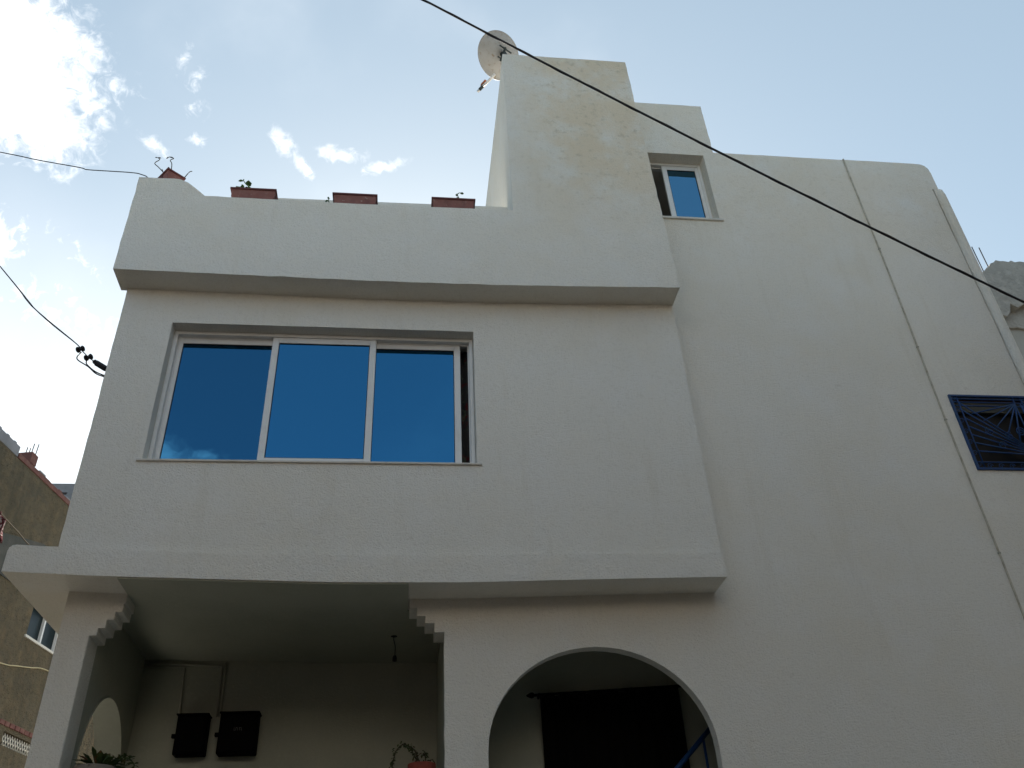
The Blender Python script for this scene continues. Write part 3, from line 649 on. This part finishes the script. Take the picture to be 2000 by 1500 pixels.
# ------------------------------------------------------------------ left neighbour: rough rendered wall receding beside the alley
K = 1.7
ang = math.radians(10); O = Vector((-4.6*K, 8.0*K, 0)); tv = Vector((math.sin(ang), math.cos(ang), 0)); nv = Vector((tv.y, -tv.x, 0))
def zz(z): return 1.6+(z-1.6)*K
def nb(s, z, off=0): return O + tv*(s*K) + nv*off + Vector((0, 0, zz(z)))
t = thing('rough_building', 'rough brown cement-rendered building with red coping along the alley', 'building', O)
def nbox(name, s0, s1, z0, z1, o0, o1, m, parent=t, bevel=.01):
    bm = bmesh.new(); c = [nb(s, z, o) for z in (z0, z1) for o in (o0, o1) for s in (s0, s1)]
    v = [bm.verts.new(p) for p in c]
    for f in ((0, 2, 3, 1), (4, 5, 7, 6), (0, 1, 5, 4), (2, 6, 7, 3), (0, 4, 6, 2), (1, 3, 7, 5)): bm.faces.new([v[i] for i in f])
    return from_bm(name, bm, m, parent, bevel=bevel)
def nb_poly(name, outer, holes, o0, o1, m, parent=t):
    loops = [subdiv_loop(outer, .25, .006)]+holes; bm = bmesh.new(); v0 = []; v1 = []
    for lp in loops:
        v0.append([bm.verts.new(nb(a, z, o0)) for a, z in lp]); v1.append([bm.verts.new(nb(a, z, o1)) for a, z in lp])
    tri = tessellate_polygon([[Vector((a, z, 0)) for a, z in lp] for lp in loops])
    f0 = [v for l in v0 for v in l]; f1 = [v for l in v1 for v in l]
    for tr in tri: bm.faces.new([f0[i] for i in tr]); bm.faces.new([f1[i] for i in tr])
    for a, b2 in zip(v0, v1):
        for i in range(len(a)):
            j = (i+1) % len(a); bm.faces.new((a[i], a[j], b2[j], b2[i]))
    return from_bm(name, bm, m, parent)
zb = 1.6-1.6/K
HW = (2.255, 3.0, 5.215, 5.95); HL = (2.335, 3.0, 4.06, 4.20); HW2 = (3.62, 4.17, 4.93, 5.5)
rect = lambda h: [(h[0], h[2]), (h[1], h[2]), (h[1], h[3]), (h[0], h[3])]
nb_poly('wall', [(-6, zb), (12, zb), (12, 6.9), (-6, 6.9)], [rect(HW), rect(HL), rect(HW2)], 0, -.25, NBWALL)
nbox('body', -5.98, 11.98, zb, 6.85, -6, -.6, NBWALL, bevel=0)
nbox('coping', 1.20, 12, 6.902, 6.965, -.27, .02, BRICKRED)
nbox('parapet_block', .55, 1.18, 6.902, 7.03, -.3, .015, GREYBLK)
for s in (.62, .78, .95, 1.10):
    bm = bmesh.new()
    c = [nb(s+ds, z, o) for z in (7.03, 7.075) for o in (-.2, -.05) for ds in (0, .05)]
    v = [bm.verts.new(p) for p in c]
    for f in ((0, 2, 3, 1), (4, 5, 7, 6), (0, 1, 5, 4), (2, 6, 7, 3), (0, 4, 6, 2), (1, 3, 7, 5)): bm.faces.new([v[i] for i in f])
    from_bm('broken_brick', bm, GREYBLK, t)
for i in range(16):                                                  # uneven broken blocks along the coping
    s0 = 1.62+i*.17+random.uniform(-.03, .03)
    nbox('coping_block', s0, s0+random.uniform(.06, .14), 6.966, 6.966+random.choice((.006, .012, .02, .03)), -.25+random.uniform(0, .05), .01+random.uniform(-.04, .02), random.choice((BRICKRED, CEMENT, GREYBLK)), bevel=.01)
pier = nbox('brick_pier', 1.40, 1.53, 6.967, 7.10, -.26, .03, BRICKRED)
for ds, do, h in ((1.42, -.02, .12), (1.47, -.2, .11), (1.50, -.02, .16), (1.525, -.2, .13)):
    p = nb(ds, 7.10, do); tube_obj('rebar', [p-Vector((0, 0, .1)), p+Vector((.01, 0, h*K))], .009, WIRE, pier, 6)
nb_poly('shadow_band', [(-6, 5.62), (1.35, 5.62), (2.9, 5.62), (2.9, 6.2), (2.43, 6.26), (2.1, 6.25), (1.75, 6.155), (1.29, 6.02), (.6, 5.99), (-6, 5.97)], [], .001, .02, NBDARK)  # cast shadow put onto the wall as a raised dark strip
# window with frame, pane and sill
def nwin(h, sashx):
    bm = bmesh.new()
    def nb_b(s0, s1, z0, z1, o0, o1):
        c = [nb(s, z, o) for z in (z0, z1) for o in (o0, o1) for s in (s0, s1)]; v = [bm.verts.new(p) for p in c]
        for f in ((0, 2, 3, 1), (4, 5, 7, 6), (0, 1, 5, 4), (2, 6, 7, 3), (0, 4, 6, 2), (1, 3, 7, 5)): bm.faces.new([v[i] for i in f])
    s0, s1, z0, z1 = h; e = .028
    nb_b(s0+sashx, s0+sashx+e, z0, z1, -.16, -.1); nb_b(s1-e, s1, z0, z1, -.16, -.1); nb_b(s0+sashx+e, s1-e, z0, z0+e, -.16, -.1); nb_b(s0+sashx+e, s1-e, z1-e, z1, -.16, -.1)
    m_ = (s0+sashx+s1)/2; nb_b(m_-e/2, m_+e/2, z0+e, z1-e, -.16, -.1)
    w = from_bm('window', bm, ALU, t)
    nbox('pane', s0+.001, s1-.001, z0+.001, z1-.001, -.2, -.17, mat('neighbour_pane', (.012, .022, .026), .35, spec=.25), w, 0)
    nbox('sill', s0-.03, s1+.03, z0-.03, z0-.001, -.2, .03, MARBLE, w, .004)
    return w
nwin(HW, .06); nwin(HW2, .0)
nbox('shutter_slat', HW2[0]+.05, HW2[1]-.01, HW2[2]+.03, HW2[3]-.05, -.168, -.162, PALEWALL, bevel=0)
# lattice vent
lat = nbox('vent_recess', HL[0]+.001, HL[1]-.001, HL[2]+.001, HL[3]-.001, -.24, -.2, DARKGAP, bevel=0)
for i in range(14):
    for sgn in (1, -1):
        a = nb(HL[0]+.02+i*.05, HL[2]+.006 if sgn > 0 else HL[3]-.006, -.05-.02*(sgn > 0)); b2 = nb(HL[0]+.02+i*.05+.075, HL[3]-.006 if sgn > 0 else HL[2]+.006, -.05-.02*(sgn > 0))
        if HL[0]+.02+i*.05+.075 < HL[1]: tube_obj('slat', [a, b2], .011, LATTICE, lat, 5)
for i in range(9):
    s0 = 2.2+i*.1; nbox('brick', s0, s0+.085, 4.245, 4.295, -.02, .022+.01*random.random(), BRICKRED, bevel=.01)
w = tube_obj('wall_cable', smooth_path([nb(1.0, 4.70, .02), nb(1.94, 4.797, .02), nb(2.2, 4.85, .02), nb(2.5, 4.92, .02), nb(2.8, 4.985, .02), nb(3.6, 5.02, .02)], 4), .012, mat('yellowed_cable', (.55, .47, .28), .6), n=6)
tag(w, 'pale yellow cable running along the rough brown wall', 'cable')
w = tube_obj('washing_line', smooth_path([(0, 0, 0), (-4.26, 7.6, 6.02), (-4.2, 8.885, 6.009), (-4.2, 9.3, 6.03), (-4.2, 9.726, 6.045), (-4.15, 10.6, 6.1), (-5.2, 15.6, 6.6)][1:6], 4), .006, mat('rope', (.20, .15, .09), .9), n=6)
tag(w, 'twisted brown rope sloping behind the left end of the canopy slab', 'rope')

bm = bmesh.new(); rows = []
for i in range(9):
    z = 6.02-.035*i
    rows.append([bm.verts.new((-4.225+.018*math.sin(k*1.3+i*.4)+.03*(i/8), 8.76+.03*k*(1-.03*i), z+.006*math.sin(k*2))) for k in range(9)])
rows2 = [[bm.verts.new(v.co+Vector((.012, 0, 0))) for v in r_] for r_ in rows]
for rs in (rows, rows2):
    for a, b2 in zip(rs, rs[1:]):
        for k in range(8): bm.faces.new((a[k], a[k+1], b2[k+1], b2[k]))
rim = lambda rs: rs[0]+[r_[-1] for r_ in rs[1:]]+rs[-1][-2::-1]+[r_[0] for r_ in rs[-2:0:-1]]
q1, q2 = rim(rows), rim(rows2)
for k in range(len(q1)): bm.faces.new((q1[k], q1[(k+1) % len(q1)], q2[(k+1) % len(q1)], q2[k]))
tag(from_bm('hanging_cloth', bm, mat('speckled_red_cloth', (.13, .02, .025), .95, noise=[(34, (.55, .48, .42), .56, .62)]), smooth=True), 'dark red cloth with white specks hanging from the brown rope', 'cloth')

# far grey building with a slot
t2 = thing('grey_building', 'distant plain grey block building with a narrow dark slot', 'building', (-12, 32, 0))
k2 = 30/22.
def fz(z): return 1.6+(z-1.6)*k2
slab_poly('wall', [(-20, 0), (-6, 0), (-6, fz(13.51)), (-20, fz(13.54))], [[(-9.33*k2, fz(13.20)), (-9.02*k2, fz(13.19)), (-9.0*k2, fz(13.255)), (-9.33*k2, fz(13.27))]], 30, 30.4, GREYBLK, t2, step=2, jit=.01)
box('body', -19.9, -6.1, 30.41, 38, 0, fz(13.45), GREYBLK, t2)

# right neighbour: unfinished concrete frame
t3 = thing('unfinished_building', 'unfinished concrete building with rebar beyond the right corner', 'building', (10, 11, 0))
y0, y1 = 8.6, 9.0
bo = [(8.02, 9.15), (8.06, 9.3), (8.10, 9.78), (8.22, 9.9), (8.46, 10.10), (8.9, 10.085), (9.6, 10.11), (11.5, 10.08), (11.5, 9.3), (9.6, 9.3), (8.60, 9.31), (8.45, 9.20), (8.36, 9.27), (8.3, 9.12), (8.22, 9.03), (8.12, 9.07)]
slab_poly('beam', bo, [], y0, y1, CEMENT, t3, step=.06, jit=.008, bevel=.012)
slab_poly('lower_beam', [(8.10, 8.93), (11.5, 8.93), (11.5, 9.32), (8.62, 9.32), (8.42, 9.24), (8.12, 9.0)], [], y0+.12, y0+.5, CEMENT, t3, step=.06, jit=.012, bevel=.01)
box('wall', 7.95, 11.5, y0+.16, y0+.4, 0, 8.935, PALEWALL, t3)
box('side_wall', 7.95, 8.15, y0+.41, 14, 0, 9.3, PALEWALL, t3)
box('roof', 8.16, 11.5, y0+.41, 14, 9.1, 9.3, CEMENT, t3)
box('end_wall', 11.3, 11.5, y0+.51, 13.9, 0, 9.09, PALEWALL, t3)
for (x, zt_, dx) in ((8.20, 10.37, 0), (8.31, 10.36, 0)):
    tube_obj('rebar', [(x+dx, 8.62, 9.7), (x, 8.62, zt_)], .008, WIRE, t3, 6)

# added unseen house across the street: dark storeys block light, pale storey bounces sun
t4 = thing('added_opposite_house', 'added unseen house across the street, dark below to block light, pale above to bounce it', 'house', (0, -9, 0))
OCHRE = mat('brown_blocker', (.085, .066, .045), .95, noise=[(1, (.065, .05, .036), .4, .7)], bump=[(20, .02, .5)])
CREAM = mat('cream_bouncer', (.68, .62, .53), .95, noise=[(1, (.62, .56, .47), .4, .7)], bump=[(20, .02, .5)])
rct = lambda q: [(q[0], q[2]), (q[1], q[2]), (q[1], q[3]), (q[0], q[3])]
yo = -4.8
lowh = [(x, x+1.1, z, z+1.3) for z in (1.2, 4.3) for x in (-13, -9, -5.5, -2, 2)]
uph = [(x, x+1.1, 7.3, 8.5) for x in (-13, -9, -5.5, -2, 2)]
slab_poly('wall', [(-16, 0), (5.2, 0), (5.2, 6.8), (-16, 6.8)], [rct(h) for h in lowh], yo, yo-.3, OCHRE, t4, step=3, jit=0)  # wall of the added opposite house, blocks light
slab_poly('added_upper_wall', [(-16, 6.802), (5.2, 6.802), (5.2, 9.2), (-16, 9.2)], [rct(h) for h in uph], yo-.02, yo-.3, CREAM, t4, step=3, jit=0)
box('body', -15.9, 5.1, -14, yo-.5, 0, 9.0, OCHRE, t4)  # body of the added opposite house
for h in lowh+uph:
    box('shutter', h[0]+.01, h[1]-.01, yo-.2, yo-.15, h[2]+.01, h[3]-.01, IRONBLUE, t4)  # shutter of the added opposite house
    box('sill', h[0]-.05, h[1]+.05, yo-.2, yo+.05, h[2]-.06, h[2]-.002, MARBLE, t4)  # sill of the added opposite house
# unseen building added on the right to keep light off the lower wall
t5 = thing('added_right_building', 'added unseen dark brown building on the right, shading the lower right wall', 'building', (9, -3, 0))
DKB = mat('dark_brown_blocker', (.06, .052, .045), .95, noise=[(1, (.045, .04, .035), .4, .7)], bump=[(20, .02, .5)])
hol = [(y_, y_+1, z, z+1.2) for z in (1.4, 4.4, 7.4) for y_ in (-11, -8, -5, -2, 1.0)]
slab_poly('wall', [(-13, 0), (3.7, 0), (3.7, 10.8), (-13, 10.8)], [rct(h) for h in hol], 5.6, 5.85, DKB, t5, axis='x', step=3, jit=0)  # wall of the added right building, blocks light
box('body', 6.0, 13, -12.9, 3.6, 0, 10.6, DKB, t5)  # body of the added right building
for a, b_, c, e in hol: box('shutter', 5.7, 5.75, a+.01, b_-.01, c+.01, e-.01, IRONBLUE, t5)  # shutters of the added right building

t6 = thing('added_left_building', 'added unseen dark brown building on the left, shading the lower facade', 'building', (-9, -3, 0))  # unseen building added on the left to darken the lower facade
slab_poly('wall', [(-13, 0), (3.8, 0), (3.8, 8.2), (-13, 8.2)], [rct(h) for h in hol if h[2] < 6], -5.6, -5.85, DKB, t6, axis='x', step=3, jit=0)  # wall of the added left building, blocks light
box('body', -13, -6.0, -12.9, 3.7, 0, 8, DKB, t6)  # body of the added left building
for a, b_, c, e in hol:
    if c < 6: box('shutter', -5.75, -5.7, a+.01, b_-.01, c+.01, e-.01, IRONBLUE, t6)  # shutters of the added left building
